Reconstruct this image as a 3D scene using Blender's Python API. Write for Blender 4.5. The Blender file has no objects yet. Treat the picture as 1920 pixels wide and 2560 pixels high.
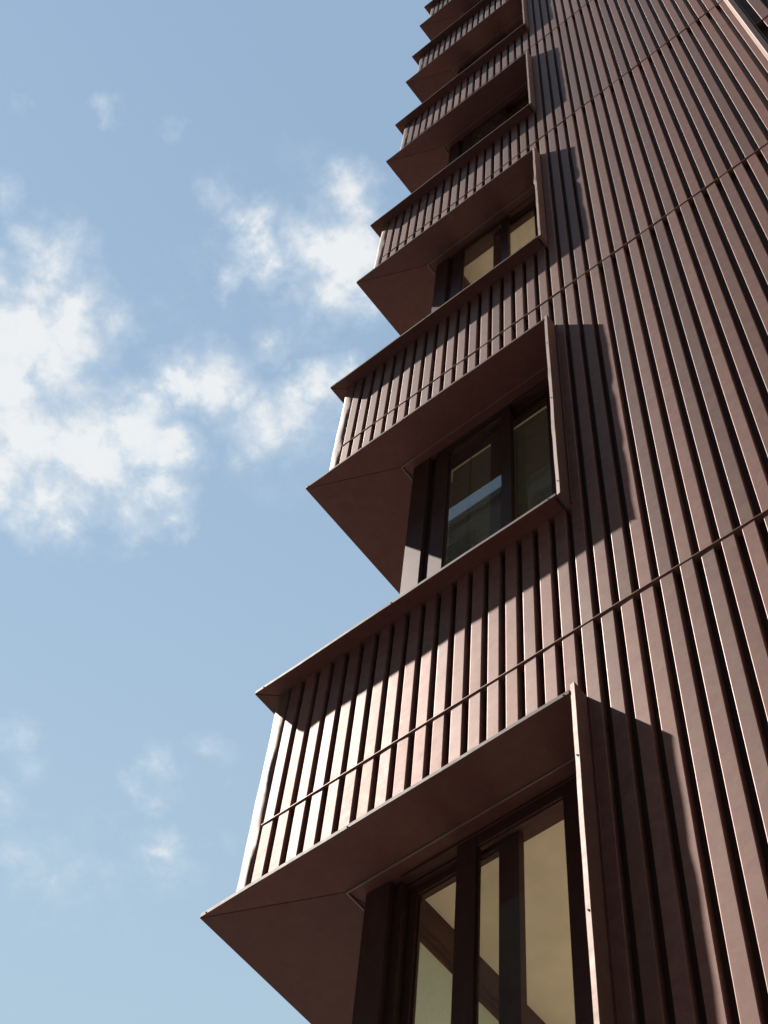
import bpy, bmesh, math, random
from mathutils import Matrix, Vector
random.seed(7)
scene = bpy.context.scene
C = scene.collection

# ------------------------------------------------------------------ camera
ZG = 6.03                     # height of the lowest window head above the pavement
cam = bpy.data.cameras.new('camera')
cam.sensor_fit = 'VERTICAL'; cam.sensor_height = 36.0
cam.lens = 3970.57 / 2560 * 36.0
cam.clip_start = 0.05; cam.clip_end = 3000
camo = bpy.data.objects.new('camera', cam); C.objects.link(camo)
right = Vector((0.77794954, 0.62494432, 0.06510847))
down = Vector((-0.53402075, 0.71222864, -0.45557898))
fwd = Vector((-0.33108361, 0.31964818, 0.88781117))
m = Matrix(((right.x, -down.x, -fwd.x), (right.y, -down.y, -fwd.y), (right.z, -down.z, -fwd.z))).to_4x4()
m.translation = Vector((3.12541331, -2.52983935, -4.37562864 + ZG))
camo.matrix_world = m
scene.camera = camo

# ------------------------------------------------------------------ light
SUN = Vector((-0.283, -0.0718, 0.455)).normalized()      # towards the sun
SUN_EL = math.asin(SUN.z); SUN_ROT = math.atan2(SUN.x, SUN.y) % (2 * math.pi)
sl = bpy.data.lights.new('sun', 'SUN'); sl.energy = 5.0; sl.angle = math.radians(0.53); sl.color = (1.0, 0.93, 0.84)
so = bpy.data.objects.new('sun', sl); C.objects.link(so)
so.rotation_euler = SUN.to_track_quat('Z', 'Y').to_euler(); so.location = (-20, -10, 40)

world = bpy.data.worlds.new('World'); scene.world = world; world.use_nodes = True
scene.view_settings.view_transform = 'Standard'; scene.view_settings.look = 'None'
scene.view_settings.exposure = 0.7; scene.view_settings.gamma = 1.0; scene.view_settings.use_curve_mapping = False
scene.render.engine = 'CYCLES'
scene.cycles.use_denoising = True
scene.cycles.max_bounces = 12; scene.cycles.diffuse_bounces = 5; scene.cycles.transparent_max_bounces = 12
SKY_STRENGTH = 0.10

# cloud puffs: (east, north) per unit of height, radius, amount
PUFFS = [(-0.4321, 0.0803, 0.0234, 0.972), (-0.4565, 0.0897, 0.0224, 0.864), (-0.474, 0.0727, 0.0196, 0.972), (-0.4874, 0.1093, 0.0345, 1.08), (-0.4549, 0.1233, 0.0313, 1.08), (-0.4279, 0.1385, 0.0169, 0.756), (-0.5194, 0.1257, 0.0353, 1.08), (-0.4885, 0.1381, 0.032, 0.972), (-0.5385, 0.1608, 0.0453, 1.134), (-0.5086, 0.1912, 0.0391, 1.134), (-0.4749, 0.205, 0.0327, 1.08), (-0.4629, 0.2295, 0.0224, 0.972), (-0.5558, 0.2029, 0.0371, 0.972), (-0.5669, 0.2268, 0.0188, 0.756), (-0.5794, 0.1652, 0.0338, 1.08), (-0.4888, 0.2452, 0.0243, 0.81), (-0.5202, 0.2537, 0.0232, 0.648), (-0.4991, 0.2735, 0.017, 0.594), (-0.419, 0.202, 0.0217, 0.972), (-0.4014, 0.2154, 0.0245, 1.08), (-0.3979, 0.2367, 0.0174, 0.864), (-0.4343, 0.1941, 0.0116, 0.648), (-0.3967, 0.2565, 0.0249, 0.918), (-0.3728, 0.2671, 0.0247, 0.972), (-0.4177, 0.2636, 0.0178, 0.702), (-0.4308, 0.2615, 0.0119, 0.54), (-0.344, 0.2627, 0.0172, 0.864), (-0.3274, 0.2642, 0.0142, 0.756), (-0.2848, 0.1832, 0.0255, 1.08), (-0.2736, 0.1987, 0.0296, 1.188), (-0.2961, 0.2092, 0.0246, 0.918), (-0.2883, 0.2292, 0.0165, 0.648), (-0.2428, 0.1652, 0.0156, 1.026), (-0.247, 0.1785, 0.0158, 0.756), (-0.3059, 0.1432, 0.0146, 1.026), (-0.3162, 0.1591, 0.0162, 0.81), (-0.3188, 0.1743, 0.0149, 0.702), (-0.3426, 0.1631, 0.0109, 0.594), (-0.3176, 0.1207, 0.0132, 0.486), (-0.3054, 0.1267, 0.0106, 0.432), (-0.3565, 0.2183, 0.0141, 0.648), (-0.3727, 0.2078, 0.0085, 0.432), (-0.7309, 0.3413, 0.0194, 0.518), (-0.7398, 0.3727, 0.0161, 0.37), (-0.7761, 0.3752, 0.0182, 0.555), (-0.6543, 0.4254, 0.0158, 0.518), (-0.683, 0.4331, 0.0143, 0.444), (-0.678, 0.4512, 0.0108, 0.296), (-0.6072, 0.441, 0.0156, 0.444), (-0.6147, 0.4756, 0.0088, 0.259), (-0.8051, 0.4389, 0.0283, 0.444), (-0.7866, 0.4624, 0.0322, 0.444), (-0.7651, 0.4828, 0.0245, 0.37), (-0.708, 0.4935, 0.0222, 0.518), (-0.7084, 0.5083, 0.0223, 0.444), (-0.7303, 0.5129, 0.0226, 0.37), (-0.334, 0.0293, 0.0072, 0.54), (-0.3091, 0.0647, 0.009, 0.486), (-0.427, 0.026, 0.0121, 0.54), (-0.3722, -0.0068, 0.0077, 0.324), (-0.6629, 0.516, 0.0146, 0.222), (-0.4765, 0.1658, 0.0768, 0.324), (-0.4036, 0.2475, 0.059, 0.302), (-0.2932, 0.1768, 0.0514, 0.324), (-0.313, 0.1513, 0.035, 0.302), (-0.7785, 0.4682, 0.0763, 0.178), (-0.6596, 0.4358, 0.0427, 0.163), (-0.7474, 0.3624, 0.0431, 0.178), (-0.3089, 0.2205, 0.0333, 0.27)]

class NT:
    def __init__(self, tree): self.t = tree
    def n(self, kind, **kw):
        x = self.t.nodes.new('ShaderNode' + kind)
        for k, v in kw.items(): setattr(x, k, v)
        return x
    def l(self, a, b): self.t.links.new(a, b)
    def math(self, op, a, b=None, clamp=False):
        x = self.n('Math', operation=op, use_clamp=clamp)
        for i, v in enumerate((a, b)):
            if v is None: continue
            if isinstance(v, (int, float)): x.inputs[i].default_value = v
            else: self.l(v, x.inputs[i])
        return x.outputs[0]
    def mix(self, fac, a, b, blend='MIX'):
        x = self.n('Mix', data_type='RGBA', blend_type=blend)
        for i, v in ((0, fac), (6, a), (7, b)):
            if isinstance(v, (int, float)): x.inputs[i].default_value = v
            elif isinstance(v, tuple): x.inputs[i].default_value = (*v, 1)
            else: self.l(v, x.inputs[i])
        return x.outputs[2]
    def noise(self, vec, scale, detail=4, rough=0.5, dist=0.0):
        x = self.n('TexNoise'); x.inputs['Scale'].default_value = scale
        x.inputs['Detail'].default_value = detail; x.inputs['Roughness'].default_value = rough
        x.inputs['Distortion'].default_value = dist
        if vec is not None: self.l(vec, x.inputs['Vector'])
        return x
    def ramp(self, v, a, b, c=0.0, d=1.0, smooth=True):
        x = self.n('MapRange', interpolation_type='SMOOTHSTEP' if smooth else 'LINEAR')
        self.l(v, x.inputs[0])
        for i, q in enumerate((a, b, c, d)): x.inputs[i + 1].default_value = q
        return x.outputs[0]

def build_world():
    N = NT(world.node_tree); bg = world.node_tree.nodes['Background']
    sky = N.n('TexSky', sky_type='NISHITA'); sky.sun_disc = False
    sky.sun_elevation = SUN_EL; sky.sun_rotation = SUN_ROT
    sky.altitude = 0; sky.air_density = 1.0; sky.dust_density = 0.0; sky.ozone_density = 0.6
    tc = N.n('TexCoord'); sep = N.n('SeparateXYZ'); N.l(tc.outputs['Generated'], sep.inputs[0])
    z = N.math('MAXIMUM', sep.outputs[2], 0.04)
    u = N.math('DIVIDE', sep.outputs[0], z); v = N.math('DIVIDE', sep.outputs[1], z)
    com = N.n('CombineXYZ'); N.l(u, com.inputs[0]); N.l(v, com.inputs[1])
    # billowing edges: the plane of the clouds is warped by noise at two sizes
    w1 = N.noise(com.outputs[0], 24, 2); w2 = N.noise(com.outputs[0], 95, 4, 0.6)
    def centred(nz, s):
        a = N.n('VectorMath', operation='SUBTRACT'); N.l(nz.outputs['Color'], a.inputs[0]); a.inputs[1].default_value = (.5, .5, .5)
        b = N.n('VectorMath', operation='SCALE'); N.l(a.outputs[0], b.inputs[0]); b.inputs['Scale'].default_value = s
        return b.outputs[0]
    add = N.n('VectorMath', operation='ADD'); N.l(com.outputs[0], add.inputs[0]); N.l(centred(w1, .030), add.inputs[1])
    add2 = N.n('VectorMath', operation='ADD'); N.l(add.outputs[0], add2.inputs[0]); N.l(centred(w2, .020), add2.inputs[1])
    flat = N.n('VectorMath', operation='MULTIPLY'); N.l(add2.outputs[0], flat.inputs[0]); flat.inputs[1].default_value = (1, 1, 0)
    cover = None
    for (a, b, r, s) in PUFFS:
        d = N.n('VectorMath', operation='DISTANCE'); N.l(flat.outputs[0], d.inputs[0]); d.inputs[1].default_value = (a, b, 0)
        g = N.n('Math', operation='MULTIPLY_ADD'); N.l(d.outputs['Value'], g.inputs[0])
        g.inputs[1].default_value = -s / (r * 1.45); g.inputs[2].default_value = s * 1.24
        if cover is None: cover = g.outputs[0]
        else:
            x = N.n('Math', operation='SMOOTH_MAX'); N.l(cover, x.inputs[0]); N.l(g.outputs[0], x.inputs[1]); x.inputs[2].default_value = 0.10
            cover = x.outputs[0]
    cover = N.math('MAXIMUM', cover, 0.0)
    # scattered fair-weather cloud over the rest of the sky
    far = N.noise(com.outputs[0], 2.6, 4, 0.55)
    fard = N.ramp(far.outputs['Fac'], .60, .80, 0, .75)
    dc = N.n('VectorMath', operation='DISTANCE'); N.l(com.outputs[0], dc.inputs[0]); dc.inputs[1].default_value = (-.42, .24, 0)
    fard = N.math('MULTIPLY', fard, N.ramp(dc.outputs['Value'], .45, .75))
    cover = N.math('MAXIMUM', cover, fard)
    fine = N.noise(com.outputs[0], 34, 8, 0.60, .3)
    wisp = N.noise(com.outputs[0], 120, 6, 0.65, .6)
    lump = N.math('ADD', N.math('MULTIPLY', N.math('SUBTRACT', fine.outputs['Fac'], .5), 1.35), N.math('MULTIPLY', N.math('SUBTRACT', wisp.outputs['Fac'], .5), .30))
    raw = N.math('ADD', cover, N.math('MULTIPLY', lump, N.ramp(cover, .0, .35, .25, 1.0)))
    soft = N.noise(com.outputs[0], 11, 2)
    hi = N.ramp(soft.outputs['Fac'], .32, .68, .70, 1.55, False)
    t = N.math('DIVIDE', N.math('SUBTRACT', raw, .10), N.math('SUBTRACT', hi, .10), True)
    dens = N.math('MULTIPLY', N.math('POWER', t, 1.25), .92)
    # thick parts are white, thin rims and hollows let the blue through or fall grey
    body = N.math('ADD', N.ramp(raw, .45, 1.20), N.math('MULTIPLY', N.math('SUBTRACT', wisp.outputs['Fac'], .5), .5), True)
    ccol = N.mix(body, (4.1, 4.7, 5.25), (5.52, 5.60, 5.62))
    veil = N.ramp(sep.outputs[2], .66, .97, .84, .46, False)          # summer haze, thicker towards the horizon
    hz = N.mix(veil, sky.outputs[0], (2.95, 3.92, 4.52))
    out = N.mix(dens, hz, ccol)
    N.l(out, bg.inputs[0]); bg.inputs[1].default_value = SKY_STRENGTH
build_world()

# ------------------------------------------------------------------ materials
def material(name):
    mt = bpy.data.materials.new(name); mt.use_nodes = True
    N = NT(mt.node_tree); return mt, N, mt.node_tree.nodes['Principled BSDF']

def painted_metal(name, col, rough=.42, spec=.5, speckle=.10, bump=.05, streak=.5, metal=0.0, buckle=.08, mottle=.12):
    mt, N, p = material(name)
    tc = N.n('TexCoord'); geo = N.n('NewGeometry'); oi = N.n('ObjectInfo')
    fine = N.noise(geo.outputs['Position'], 420, 2, .6)
    mid = N.noise(geo.outputs['Position'], 26, 5, .6)
    mp = N.n('Mapping'); mp.inputs['Scale'].default_value = (1, 1, .09); N.l(geo.outputs['Position'], mp.inputs[0])
    st = N.noise(mp.outputs[0], 38, 4, .6)
    big = N.noise(geo.outputs['Position'], 5.5, 3)
    f = N.ramp(fine.outputs['Fac'], .3, .7, 1 - speckle, 1 + speckle, False)
    f = N.math('MULTIPLY', f, N.ramp(oi.outputs['Random'], 0, 1, .80, 1.16, False))
    f = N.math('MULTIPLY', f, N.ramp(mid.outputs['Fac'], .3, .7, .93, 1.07, False))
    mot = N.noise(geo.outputs['Position'], 13, 5, .65, .5)
    hue = N.mix(N.ramp(mot.outputs['Fac'], .36, .64), (1 - mottle * .3, 1 - mottle * .8, 1 - mottle * .55), (1 + mottle * .35, 1 + mottle * .75, 1 + mottle * .55))
    c = N.mix(1.0, N.mix(1.0, col, hue, 'MULTIPLY'), f, 'MULTIPLY')
    dust = N.math('MULTIPLY', N.ramp(st.outputs['Fac'], .52, .80), .10 * streak)
    c = N.mix(dust, c, (.33, .28, .24))
    N.l(c, p.inputs['Base Color'])
    r = N.math('ADD', N.ramp(mid.outputs['Fac'], .25, .75, rough - .035, rough + .045, False), N.ramp(oi.outputs['Random'], 0, 1, -.03, .03, False))
    N.l(r, p.inputs['Roughness'])
    p.inputs['Specular IOR Level'].default_value = spec; p.inputs['Metallic'].default_value = metal
    b1 = N.n('Bump'); b1.inputs['Strength'].default_value = buckle; b1.inputs['Distance'].default_value = .012; N.l(big.outputs['Fac'], b1.inputs['Height'])
    b2 = N.n('Bump'); b2.inputs['Strength'].default_value = bump; b2.inputs['Distance'].default_value = .001
    N.l(fine.outputs['Fac'], b2.inputs['Height']); N.l(b1.outputs[0], b2.inputs['Normal']); N.l(b2.outputs[0], p.inputs['Normal'])
    return mt

M = {}
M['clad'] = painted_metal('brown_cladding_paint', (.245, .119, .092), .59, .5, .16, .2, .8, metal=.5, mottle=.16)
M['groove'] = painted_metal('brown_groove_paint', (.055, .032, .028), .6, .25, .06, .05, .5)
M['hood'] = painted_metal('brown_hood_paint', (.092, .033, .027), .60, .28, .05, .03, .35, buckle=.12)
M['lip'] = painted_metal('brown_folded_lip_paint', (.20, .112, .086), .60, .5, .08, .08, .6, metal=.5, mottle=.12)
M['frame'] = painted_metal('maroon_window_frame', (.085, .040, .033), .58, .22, .06, .04, .7, metal=.5, buckle=.05)
M['dark'] = painted_metal('black_seal', (.012, .011, .011), .6, .3, .05, .02, 0)

def simple(name, col, rough=.8, n_amt=.06, scale=8, transl=0):
    mt, N, p = material(name)
    geo = N.n('NewGeometry'); nz = N.noise(geo.outputs['Position'], scale, 5)
    c = N.mix(1.0, col, N.ramp(nz.outputs['Fac'], .3, .7, 1 - n_amt, 1 + n_amt, False), 'MULTIPLY')
    N.l(c, p.inputs['Base Color']); p.inputs['Roughness'].default_value = rough
    if transl:
        t = N.n('BsdfTranslucent'); N.l(c, t.inputs[0]); mx = N.n('MixShader'); mx.inputs[0].default_value = transl
        out = mt.node_tree.nodes['Material Output']
        N.l(p.outputs[0], mx.inputs[1]); N.l(t.outputs[0], mx.inputs[2]); N.l(mx.outputs[0], out.inputs[0])
    return mt
M['ceiling'] = simple('cream_plaster', (.95, .77, .60), .9)
M['bounce'] = simple('white_bounce_lacquer', (.90, .86, .76), .5, .03)  # for the added ledge that throws sunlight up into the rooms
M['roomwall'] = simple('pale_wall_paint', (.88, .82, .68), .9)
M['roomfloor'] = simple('timber_floor', (.78, .68, .50), .55, .15, 3)
M['shade'] = simple('pale_roller_fabric', (.86, .85, .72), .9, .04, 60, .7)
M['slat'] = simple('tan_blind_slat', (.115, .105, .075), .6, .05)
M['rail'] = simple('cream_rail', (.62, .54, .40), .6, .05)
M['paletrim'] = simple('pale_brown_trim_paint', (.15, .100, .085), .5, .08, 40)  # drip trim, a lighter brown than the hood

def glass_mat():
    mt, N, p = material('window_glass'); out = mt.node_tree.nodes['Material Output']
    tr = N.n('BsdfTransparent'); tr.inputs[0].default_value = (.96, .98, .94, 1)
    gl = N.n('BsdfGlossy'); gl.inputs['Roughness'].default_value = .012; gl.inputs[0].default_value = (.9, .95, .95, 1)
    fr = N.n('Fresnel'); geo = N.n('NewGeometry')
    N.l(N.ramp(geo.outputs['Backfacing'], 0, 1, 1.5, 1 / 1.5, False), fr.inputs[0])        # thin pane: the same from both sides
    nz = N.noise(geo.outputs['Position'], 9, 3)
    dirt = N.n('BsdfDiffuse'); dirt.inputs[0].default_value = (.5, .52, .48, 1)
    m1 = N.n('MixShader'); N.l(N.math('MULTIPLY', fr.outputs[0], 1.1), m1.inputs[0]); N.l(tr.outputs[0], m1.inputs[1]); N.l(gl.outputs[0], m1.inputs[2])
    m2 = N.n('MixShader'); N.l(N.ramp(nz.outputs['Fac'], .3, .8, .005, .04), m2.inputs[0]); N.l(m1.outputs[0], m2.inputs[1]); N.l(dirt.outputs[0], m2.inputs[2])
    N.l(m2.outputs[0], out.inputs[0]); return mt
M['glass'] = glass_mat()

def paving_mat():
    mt, N, p = material('granite_paving'); geo = N.n('NewGeometry')
    br = N.n('TexBrick'); br.inputs['Scale'].default_value = 1.0; br.inputs['Brick Width'].default_value = .6; br.inputs['Row Height'].default_value = .3
    br.inputs['Mortar Size'].default_value = .008; N.l(geo.outputs['Position'], br.inputs['Vector'])
    br.inputs['Color1'].default_value = (.20, .18, .165, 1); br.inputs['Color2'].default_value = (.24, .22, .20, 1); br.inputs['Mortar'].default_value = (.12, .11, .10, 1)
    nz = N.noise(geo.outputs['Position'], 30, 5); c = N.mix(1.0, br.outputs[0], N.ramp(nz.outputs['Fac'], .3, .7, .85, 1.15, False), 'MULTIPLY')
    N.l(c, p.inputs['Base Color']); p.inputs['Roughness'].default_value = .8; return mt
M['paving'] = paving_mat()

# ------------------------------------------------------------------ mesh helpers
def link(name, me, parent=None):
    o = bpy.data.objects.new(name, me); C.objects.link(o)
    if parent is not None: o.parent = parent
    return o

class MB:
    def __init__(self): self.v = []; self.f = []
    def box(self, x0, x1, y0, y1, z0, z1):
        b = len(self.v)
        self.v += [(x0, y0, z0), (x1, y0, z0), (x1, y1, z0), (x0, y1, z0), (x0, y0, z1), (x1, y0, z1), (x1, y1, z1), (x0, y1, z1)]
        self.f += [tuple(b + i for i in q) for q in ((0, 3, 2, 1), (4, 5, 6, 7), (0, 1, 5, 4), (1, 2, 6, 5), (2, 3, 7, 6), (3, 0, 4, 7))]
        return self
    def prism(self, poly, z0, z1):                      # poly counter-clockwise seen from above
        b = len(self.v); n = len(poly)
        self.v += [(x, y, z0) for x, y in poly] + [(x, y, z1) for x, y in poly]
        self.f.append(tuple(b + i for i in reversed(range(n)))); self.f.append(tuple(b + n + i for i in range(n)))
        for i in range(n):
            j = (i + 1) % n; self.f.append((b + i, b + j, b + n + j, b + n + i))
        return self
    def mesh(self, name, mat, bevel=0.0, seg=1):
        me = bpy.data.meshes.new(name); me.from_pydata(self.v, [], self.f); me.update()
        bm = bmesh.new(); bm.from_mesh(me); bmesh.ops.recalc_face_normals(bm, faces=bm.faces)
        if bevel: bmesh.ops.bevel(bm, geom=bm.edges[:], offset=bevel, segments=seg, affect='EDGES', profile=.5)
        bm.to_mesh(me); bm.free(); me.materials.append(M[mat]); return me
    def obj(self, name, mat, parent=None, bevel=0.0, seg=1):
        return link(name, self.mesh(name, mat, bevel, seg), parent)

# ------------------------------------------------------------------ dimensions (from the photograph's geometry)
H = 3.5; P = 0.0718; BAND = 1.449; JZ = 0.4944; W = 1.585; TH = .022
PITCH = .0833; SW = .0530; R0 = .1388; GD = .030
XE = 3.206; WING = -.544; YB = 6.0
KMIN, KMAX = 0, 7
Z = lambda k: ZG + k * H
TOP = Z(KMAX) + BAND + .6

# ------------------------------------------------------------------ ground
g = MB(); g.v = [(-600, -600, 0), (600, -600, 0), (600, 600, 0), (-600, 600, 0)]; g.f = [(0, 1, 2, 3)]
go = g.obj('pavement', 'paving'); go['kind'] = 'structure'

# ------------------------------------------------------------------ across the street: the tall block mirrored in the glass
M['conc'] = simple('grey_render', (.10, .095, .09), .85, .12, 2)
OX0, OX1, OY, OH = -24.0, 16.0, -11.0, 36.5
opp = bpy.data.objects.new('office_block', None); C.objects.link(opp); opp.location = (-4, OY, 0)
opp['label'] = 'tall grey office block across the street, seen only mirrored in the glass'; opp['category'] = 'building'
def oobj(b, name, mat, parent=None):
    q = b.obj(name, mat, parent or opp)
    if parent is None: q.location = (4, -OY, 0)
    return q
ow = MB(); ow.box(OX0, OX1, OY - 12, OY, .0, OH); oobj(ow, 'wall', 'conc')
om = MB(); om.box(0, 1.7, 0, .04, 0, 1.9)
wm = om.mesh('window_frame', 'frame')
gm = MB(); gm.v = [(.08, .045, .08), (1.62, .045, .08), (1.62, .045, 1.82), (.08, .045, 1.82)]; gm.f = [(3, 2, 1, 0)]
gmm = gm.mesh('pane', 'dark')
for i in range(12):
    for j in range(10):
        q = link('window', wm, opp); q.location = (OX0 + 1 + i * 3.3 + 4, .001, 3.2 + j * 3.4)
        pn = link('pane', gmm, q)
oc = MB(); oc.box(OX0 - .1, OX1 + .1, OY - 12.1, OY + .12, OH + .001, OH + .35); oobj(oc, 'parapet', 'conc')

# ------------------------------------------------------------------ the building
tower = bpy.data.objects.new('apartment_tower', None); C.objects.link(tower); tower.location = (0, 0, 0)
tower['label'] = 'dark brown ribbed metal tower with hooded corner windows against the sky'; tower['category'] = 'building'

def strip_mesh(length, width=SW, name='cladding_panel'):
    """one folded rib, right edge at x=0, bottom at z=0: flat face, rounded arrises, returns to the wall sheet"""
    r = .0026; w = width
    pr = [(-w, GD), (-w, r), (-w + r * .29, r * .29), (-w + r, 0), (-r, 0), (-r * .29, r * .29), (0, r), (0, GD)]
    b = MB(); n = len(pr)
    for z in (0, length):
        b.v += [(x, y, z) for x, y in pr]
    for i in range(n - 1): b.f.append((i, i + 1, n + i + 1, n + i))
    b.f.append(tuple(reversed(range(n)))); b.f.append(tuple(range(n, 2 * n)))
    return b.mesh(name, 'clad')

def place_strip(me, xr, z, y=0.0):
    o = link('cladding_panel', me, tower)
    o.location = (xr, y + random.uniform(-.0006, .0006), z)
    o.rotation_euler = (math.radians(random.gauss(0, .012)), 0, math.radians(random.gauss(0, .38)))
    return o

GAP = .0024
m_row = strip_mesh(H - 2 * GAP); m_low = strip_mesh(JZ - TH - .004 - GAP); m_up = strip_mesh(BAND - JZ - 2 * GAP)
last_w = XE - .0015 - (R0 + PITCH * 37 - SW)
m_row_last = strip_mesh(H - 2 * GAP, last_w)
NB, NL = 18, 37                                          # ribs across the window bay, index of the last rib
far_rows = MB()
def far_strip(xr, z0, z1, w=SW, y=0.0):
    r = .003
    far_rows.prism([(xr - w, y + GD), (xr - w, y + r), (xr - w + r, y), (xr - r, y), (xr, y + r), (xr, y + GD)], z0, z1)
for k in range(KMIN, KMAX + 1):
    for n in range(NB):
        xr = R0 + PITCH * n
        if k <= 3:
            place_strip(m_low, xr, Z(k) + TH + .003); place_strip(m_up, xr, Z(k) + JZ + GAP)
        else:
            far_strip(xr, Z(k) + TH + .003, Z(k) + JZ - GAP); far_strip(xr, Z(k) + JZ + GAP, Z(k) + BAND - .001)
for k in range(-1, KMAX + 1):                            # rows run from joint k to joint k+1
    for n in range(NB, NL + 1):
        xr = R0 + PITCH * n
        z0 = Z(k) + JZ + GAP; z1 = min(Z(k + 1) + JZ - GAP, TOP - .02)
        w = SW if n < NL else last_w; xr = xr if n < NL else XE - .0015
        if k <= 3: place_strip(m_row if n < NL else m_row_last, xr, z0)
        else: far_strip(xr, z0, z1, w)
for n in range(NL + 1):                                  # the base below the lowest window, down to the pavement
    xr = R0 + PITCH * n if n < NL else XE - .0015
    w = SW if n < NL else last_w
    far_strip(xr, .25, (Z(-1) + BAND - .002) if n < NB else (Z(-1) + JZ - GAP), w)
o = far_rows.obj('cladding_panels', 'clad', tower); o['kind'] = 'stuff'

# wall sheet behind the ribs = the floor of the grooves, with a standing seam in every second groove
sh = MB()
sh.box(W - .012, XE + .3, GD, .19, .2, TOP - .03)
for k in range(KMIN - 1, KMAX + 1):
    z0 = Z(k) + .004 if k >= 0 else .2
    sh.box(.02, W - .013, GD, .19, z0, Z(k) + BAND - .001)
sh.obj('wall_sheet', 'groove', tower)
sm = MB()
for n in range(NL):
    if n % 2: continue
    x = R0 + PITCH * n + .0175
    if n < NB:
        for k in range(KMIN, KMAX + 1): sm.box(x, x + .0022, GD - .006, GD - .0002, Z(k) + TH + .002, Z(k) + BAND - .002)
    else: sm.box(x, x + .0022, GD - .006, GD - .0002, .25, TOP - .03)
o = sm.obj('panel_seams', 'groove', tower); o['kind'] = 'stuff'

# horizontal joint flashings, corner trims, parapet, base
for k in range(-1, KMAX + 1):
    z = Z(k) + JZ
    f = MB(); x0 = .076 if k >= 0 else .076
    f.prism([(x0, -.0028), (XE - .003, -.0028), (XE - .003, GD + .002), (x0, GD + .002)], z - .0020, z + .0020)
    f.obj('joint_flashing', 'clad', tower)
def corner_trim(z0, z1):
    prof = [(.0705, GD), (.0705, .0005), (.0685, -.0010), (.045, -.0004), (.022, .0006), (.008, .0028), (.0025, .0075), (0, .016), (0, .075), (.02, .075)]
    nz = max(2, int((z1 - z0) / .06)); b = MB(); n = len(prof)
    ph = [random.uniform(0, 6.28) for _ in range(6)]
    for i in range(nz + 1):
        t = z0 + (z1 - z0) * i / nz
        for j, (x, y) in enumerate(prof):
            a = .0011 * (math.sin(t * 9 + ph[0] + j * .5) + .7 * math.sin(t * 21 + ph[1] - j * .8)) if 2 <= j <= 6 else 0
            b.v.append((x, y + a, t))
    for i in range(nz):
        for j in range(n - 1): b.f.append((i * n + j, i * n + j + 1, (i + 1) * n + j + 1, (i + 1) * n + j))
    me = b.mesh('corner_trim', 'lip')
    for q in me.polygons: q.use_smooth = True
    return link('corner_trim', me, tower)
for k in range(KMIN, KMAX + 1): corner_trim(Z(k) + TH + .001, Z(k) + BAND - .001)
corner_trim(.25, Z(-1) + BAND - .001)
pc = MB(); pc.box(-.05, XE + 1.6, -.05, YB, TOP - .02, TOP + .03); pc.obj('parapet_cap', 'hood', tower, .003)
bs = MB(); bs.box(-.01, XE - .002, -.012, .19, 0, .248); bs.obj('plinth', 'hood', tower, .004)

# side wall (round the corner, faces the sun)
sw = MB()
for k in range(KMIN - 1, KMAX + 1):
    z0 = Z(k) + TH + .002 if k >= 0 else .2
    sw.box(GD, .47, .1901, YB, z0, Z(k) + BAND - .001)
    y = .085
    while y < YB - .1:
        sw.box(.0, GD - .001, y, y + SW, z0 + .001, Z(k) + BAND - .002); y += PITCH
o = sw.obj('side_cladding', 'clad', tower); o['kind'] = 'stuff'
cap = MB(); cap.box(.3, XE + 1.5, YB - .02, YB + .1, .2, TOP - .03); cap.obj('rear_wall', 'hood', tower)
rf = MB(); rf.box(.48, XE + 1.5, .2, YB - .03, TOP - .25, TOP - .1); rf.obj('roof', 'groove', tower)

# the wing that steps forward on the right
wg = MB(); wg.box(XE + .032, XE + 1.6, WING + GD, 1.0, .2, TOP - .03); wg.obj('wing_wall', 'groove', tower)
rt = MB(); rt.box(XE, XE + .031, WING + .0006, -.0005 + GD, .2, TOP - .03); rt.obj('wing_return', 'lip', tower, .002, 2)
tr2 = MB(); tr2.box(XE + .0005, XE + .027, WING - .004, WING, .2, TOP - .03); tr2.obj('wing_corner_trim', 'hood', tower, .0012)
m_wrow = strip_mesh(H - 2 * GAP)
wfar = MB()
for n in range(14):
    xr = XE + .044 + .0345 + SW + (.0345 + SW - .006) * n
    if n == 0:
        e = MB(); e.box(XE + .0335, XE + .0385, WING - .001, WING + GD, .2, TOP - .03); e.obj('wing_edge_angle', 'lip', tower, .001)
    for k in range(-1, KMAX + 1):
        z0 = Z(k) + JZ + GAP
        if k in (0, 1) and n < 6: place_strip(m_wrow, xr, z0, WING)
        else:
            z1 = min(Z(k + 1) + JZ - GAP, TOP - .03)
            wfar.prism([(xr - SW, WING + GD), (xr - SW, WING + .003), (xr - SW + .003, WING), (xr - .003, WING), (xr, WING + .003), (xr, WING + GD)], z0, z1)
o = wfar.obj('wing_panels', 'clad', tower); o['kind'] = 'stuff'
for k in range(-1, KMAX + 1):
    f = MB(); f.box(XE + .030, XE + 1.6, WING - .0028, WING + GD + .001, Z(k) + JZ - .002, Z(k) + JZ + .002); f.obj('joint_flashing', 'hood', tower)

# ------------------------------------------------------------------ hooded corner windows
PX, PY = .487, .195                                      # outer corner of the corner post
def screw(parent, x, y, z, r=.0032, axis='y'):
    b = MB(); pts = [(r * math.cos(a * math.pi / 4), r * math.sin(a * math.pi / 4)) for a in range(8)]
    n = 8
    for d in (0, -.0018):
        for (a, c) in pts: b.v.append((x + a, y + d, z + c))
    b.f.append(tuple(range(8, 16)))
    for i in range(n): b.f.append((i, (i + 1) % n, n + (i + 1) % n, n + i))
    return b.obj('screw', 'dark', parent)

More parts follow.
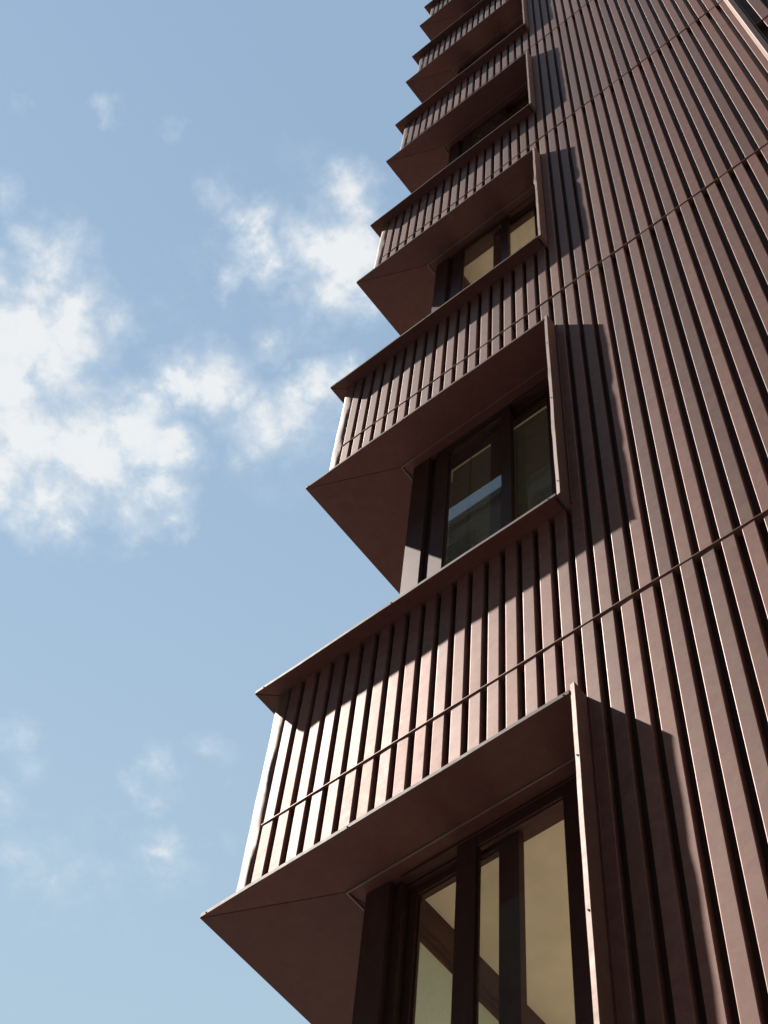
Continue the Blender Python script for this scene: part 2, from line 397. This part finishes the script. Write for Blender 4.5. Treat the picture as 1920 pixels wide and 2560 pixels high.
def sash(parent, x0, x1, y0, y1, z0, z1, sl, sr, st, sb, name='sash'):
    b = MB()
    b.box(x0, x0 + sl, y0, y1, z0, z1).box(x1 - sr, x1, y0, y1, z0, z1)
    b.box(x0 + sl, x1 - sr, y0 + .002, y1 - .002, z1 - st, z1).box(x0 + sl, x1 - sr, y0 + .002, y1 - .002, z0, z0 + sb)
    # glazing bead
    bd = .008; yb = (y0 + y1) / 2
    b.box(x0 + sl, x0 + sl + bd, yb - .006, yb + .006, z0 + sb, z1 - st).box(x1 - sr - bd, x1 - sr, yb - .006, yb + .006, z0 + sb, z1 - st)
    b.box(x0 + sl + bd, x1 - sr - bd, yb - .006, yb + .006, z1 - st - bd, z1 - st)
    s = b.obj(name, 'frame', parent, .0012)
    gl = MB(); yc = yb
    gl.v = [(x0 + sl, yc, z0 + sb), (x1 - sr, yc, z0 + sb), (x1 - sr, yc, z1 - st), (x0 + sl, yc, z1 - st)]; gl.f = [(0, 1, 2, 3)]
    gp = gl.obj('glass_pane', 'glass', parent)
    return s

def wavy(x0, x1, y, n=14, amp=.0007):
    ph = [random.uniform(0, 6.3) for _ in range(3)]; pts = []
    for i in range(n + 1):
        x = x0 + (x1 - x0) * i / n
        a = amp * (math.sin(x * 4.1 + ph[0]) + .7 * math.sin(x * 11 + ph[1]) + .4 * math.sin(x * 23 + ph[2])) if 0 < i < n else 0
        pts.append((x, y + a))
    return pts

def jamb(parent, k, z0, z1):
    """folded plate with a slightly askew front lip, wavy along its height and knocked in places"""
    n = 40; b = MB(); ph = [random.uniform(0, 6.3) for _ in range(4)]
    dents = [(random.uniform(z0 + .3, z1 - .3), random.uniform(.0015, .0035)) for _ in range(1 + k % 3)]
    if k == 2: dents.append((z0 + 1.25, .011))
    m_ = 6
    for i in range(n + 1):
        z = z0 + (z1 - z0) * i / n
        dx = .0007 * (math.sin(z * 5 + ph[0]) + .6 * math.sin(z * 14 + ph[1])); dy = .0007 * (math.sin(z * 6 + ph[2]) + .6 * math.sin(z * 17 + ph[3]))
        for (zd, a) in dents:
            t = (z - zd) / .06
            if abs(t) < 2: dx -= a * math.exp(-t * t); dy += .5 * a * math.exp(-t * t)
        b.v += [(W - .020, .33, z), (W - .020 + dx, -P + .0042 + dy, z), (W - .0188 + dx, -P + .0018 + dy, z), (W - .0012 + dx * .5, -P - .0006 + dy, z), (W + dx * .5, -P + .0014 + dy, z), (W, .028, z)]
    for i in range(n):
        for j in range(m_):
            q = (j + 1) % m_; b.f.append((i * m_ + j, i * m_ + q, (i + 1) * m_ + q, (i + 1) * m_ + j))
    b.f.append(tuple(reversed(range(m_)))); b.f.append(tuple(n * m_ + i for i in range(m_)))
    return b.obj('jamb_plate', 'lip', parent)

def window(k):
    zt = Z(k); zb = Z(k - 1) + BAND                      # underside of the head plate, underside of the sill plate
    zs = zb + TH                                         # top of the sill plate
    fr = MB()
    # fixed outer frame
    fr.box(.601, .640, .222, .320, zs, zt).box(1.40, 1.563, .205, .320, zs, zt)
    fr.box(.640, 1.40, .240, .320, zt - .024, zt).box(.640, 1.40, .205, .320, zs, zs + .045)
    fr.box(.640, 1.40, .200, .239, zt - .014, zt)
    w = fr.obj('window', 'frame', tower, .0012)
    # head plate: two folded sheets meeting in a mitre
    g_ = .0009
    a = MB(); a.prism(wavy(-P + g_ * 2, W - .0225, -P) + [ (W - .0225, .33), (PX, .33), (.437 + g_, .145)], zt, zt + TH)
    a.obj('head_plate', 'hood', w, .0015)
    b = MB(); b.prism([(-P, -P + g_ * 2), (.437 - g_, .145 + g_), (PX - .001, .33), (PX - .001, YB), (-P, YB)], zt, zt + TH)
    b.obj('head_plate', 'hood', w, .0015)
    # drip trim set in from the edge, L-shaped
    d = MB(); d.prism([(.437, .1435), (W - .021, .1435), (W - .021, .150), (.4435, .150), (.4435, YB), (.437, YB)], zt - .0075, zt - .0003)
    d.obj('drip_trim', 'paletrim', w, .001)
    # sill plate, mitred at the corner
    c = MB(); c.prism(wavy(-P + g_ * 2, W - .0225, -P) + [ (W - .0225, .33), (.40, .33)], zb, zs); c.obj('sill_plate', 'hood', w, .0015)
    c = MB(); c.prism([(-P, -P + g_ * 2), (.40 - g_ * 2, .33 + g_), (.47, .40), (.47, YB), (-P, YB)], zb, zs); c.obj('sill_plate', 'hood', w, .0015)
    # jamb plate on the right, its front lip folded a little askew
    jamb(w, k, zb, zt + .048)
    t = MB(); t.box(W + .0006, W + .011, -.004, .026, zb + .012, zt + .03); t.obj('jamb_seal', 'hood', w, .001)
    t = MB(); t.box(W - .034, W - .0215, -P + .012, -.004, zb - .006, zb - .0006); t.obj('sill_end_channel', 'dark', w)
    # corner post
    pb = MB(); pb.box(PX, .598, PY, .30, zs + .001, zt - .0006); pb.obj('corner_post', 'frame', w, .002)
    pb = MB(); pb.box(.5985, .612, .232, .30, zs + .001, zt - .0006); pb.obj('post_seal', 'dark', w)
    # sliding sashes
    z0, z1 = zs + .046, zt - .026
    if k == 0:
        sash(w, .889, 1.398, .204, .236, z0, z1 + .01, .082, .064, .055, .06)
        sash(w, .642, 1.112, .256, .288, z0, z1 - .002, .034, .082, .036, .06)
    else:
        sash(w, .642, 1.140, .204, .236, z0, z1 + .008, .086, .060, .060, .06)
        sash(w, .972, 1.398, .256, .288, z0, z1 - .002, .066, .06, .060, .06)
    # side window, seen through the corner
    sd = MB(); ys = .30; xi0, xi1 = .505, .575
    for y in (ys, 1.62, 2.98, 4.34, YB - .12): sd.box(xi0, xi1, y, y + .07, zs, zt + .02)
    sd.box(xi0, xi1 + .006, ys, YB - .05, zt - .055, zt + .118).box(xi0, xi1, ys, YB - .05, zs, zs + .06)
    sd.box(xi1, xi1 + .014, ys + .07, YB - .06, zt - .03, zt + .02).box(xi1 - .03, xi1 - .004, ys + .07, YB - .06, zt - .09, zt - .054)
    sd.obj('side_frame', 'frame', w, .001)
    q = MB(); xg = .52; q.v = [(xg, ys, zs + .05), (xg, YB - .06, zs + .05), (xg, YB - .06, zt - .05), (xg, ys, zt - .05)]; q.f = [(0, 1, 2, 3)]
    q.obj('glass_pane', 'glass', w)
    # screws on the lips
    for x in (-P + .028, .62, W - .052): screw(w, x + random.uniform(-.01, .01), -P - .0001, zt + .012)
    for x in (-P + .05, .7, W - .06): screw(w, x, -P - .0001, zb + .013)
    for zz in (zb + .12, zb + 1.0, zt - .35): screw(w, W - .010, -P + .0004, zz)
    return w
wins = {}
for k in range(KMIN, KMAX + 1): wins[k] = window(k)

# ------------------------------------------------------------------ rooms behind the glass
for k in range(KMIN - 1, KMAX + 1):
    s = MB(); s.box(.581, XE - .1, .321, YB - .1, Z(k) + .112, Z(k) + .60); s.obj('ceiling_slab', 'ceiling', tower)
    s = MB(); s.box(.60, XE - .1, .30, YB - .1, Z(k) + .602, Z(k) + .61); s.obj('room_floor', 'roomfloor', tower)
for k in range(KMIN, KMAX + 1):
    s = MB(); z0 = Z(k - 1) + .612; z1 = Z(k) + .11
    s.box(.59, XE - .1, YB - .2, YB - .12, z0, z1).box(2.10, 2.20, .3, YB - .2, z0, z1).box(1.57, 2.09, .20, .30, z0, z1)
    s.box(.59, 1.565, .20, .30, z0, Z(k - 1) + BAND - .002).box(.48, .58, .31, YB - .2, z0, Z(k - 1) + BAND - .002)
    s.obj('room_wall', 'roomwall', tower)

# unseen pale ledge added under the side windows to bounce sun onto the ceilings
for k in range(KMIN, KMAX + 1):
    s = MB(); s.box(.585, 1.22, .325, YB - .22, Z(k - 1) + .613, Z(k - 1) + BAND + .05); s.obj('bounce_bench', 'bounce', tower, .004)

# roller shade on the side window of the two rooms where pale cloth shows
def roller(k, drop, label):
    e = MB(); z1 = Z(k) - .055
    e.box(.562, .5635, .372, 1.60, z1 - drop, z1)
    r = bpy.data.objects.new('roller_shade', None); C.objects.link(r); r.location = (.56, .98, z1 - drop)
    r['label'] = label; r['category'] = 'window shade'
    a = e.obj('fabric', 'shade', r); a.location = (-.56, -.98, -(z1 - drop))
    b = MB(); b.box(.558, .568, .372, 1.60, z1 - drop - .02, z1 - drop - .0005); q = b.obj('bottom_bar', 'rail', r); q.location = a.location
roller(0, .62, 'pale olive roller shade behind the lowest window, on its side wall')

# gathered olive curtain behind the fourth window up
def curtain(k):
    z1, z0 = Z(k) + .05, Z(k) - 1.9; b = MB(); n = 150
    for i in range(n + 1):
        x = .66 + .84 * i / n; y = .375 + .022 * math.sin(x * 95 + 2 * math.sin(x * 9)) + .006 * math.sin(x * 33)
        b.v += [(x, y, z0), (x, y, z1)]
    for i in range(n): b.f.append((2 * i, 2 * i + 2, 2 * i + 3, 2 * i + 1))
    r = bpy.data.objects.new('curtain', None); C.objects.link(r); r.location = (1.08, .375, z0)
    r['label'] = 'olive gathered curtain behind the fourth window up'; r['category'] = 'curtain'
    a = b.obj('fabric', 'olive', r); a.location = (-1.08, -.375, -z0)
    t = MB(); t.box(.64, 1.52, .365, .385, z1 + .001, z1 + .02); t = t.obj('track', 'rail', r); t.location = a.location
M['olive'] = simple('olive_curtain_cloth', (.66, .60, .36), .9, .05, 30, .55)
curtain(3)

# venetian blinds in the room above
def venetian(k, along, label):
    zt = Z(k) + .065; root = bpy.data.objects.new('venetian_blind', None); C.objects.link(root)
    root['label'] = label; root['category'] = 'window blind'; root['group'] = 'venetian blinds of the second window up'
    s = MB(); hr = MB(); cd = MB()
    n = 54; pit = .030; t = .0125
    if along == 'x': x0, x1, y = .66, 1.52, .335; root.location = (1.1, y, zt)
    else: x0, x1, y = .36, 1.6, .605; root.location = (y, 1.0, zt)
    def B(mb, a0, a1, b0, b1, z0, z1):
        if along == 'x': mb.box(a0, a1, b0, b1, z0, z1)
        else: mb.box(b0, b1, a0, a1, z0, z1)
    for i in range(n):
        z = zt - .115 - i * pit
        B(s, x0, x1, y - t, y + t, z - .002, z + .002)
    B(hr, x0 - .01, x1 + .01, y - .02, y + .02, zt - .055, zt)
    zc = zt - .115 - n * pit
    for xx in (x0 + .12, x0 + .13, (x0 + x1) / 2, x1 - .12): B(cd, xx, xx + .0016, y - .014, y - .0124, zc, zt - .05)
    B(hr, x0, x1, y - .012, y + .012, zc - .018, zc)
    L = tuple(-v for v in root.location)
    a = s.obj('slats', 'slat', root); a.location = L; a['kind'] = 'stuff'
    a = hr.obj('head_rail', 'rail', root); a.location = L
    a = cd.obj('cord', 'dark', root); a.location = L
venetian(1, 'x', 'tan slatted blind close behind the front glass of the second window up')
venetian(1, 'y', 'slatted blind on the side wall of the room at the second window up')
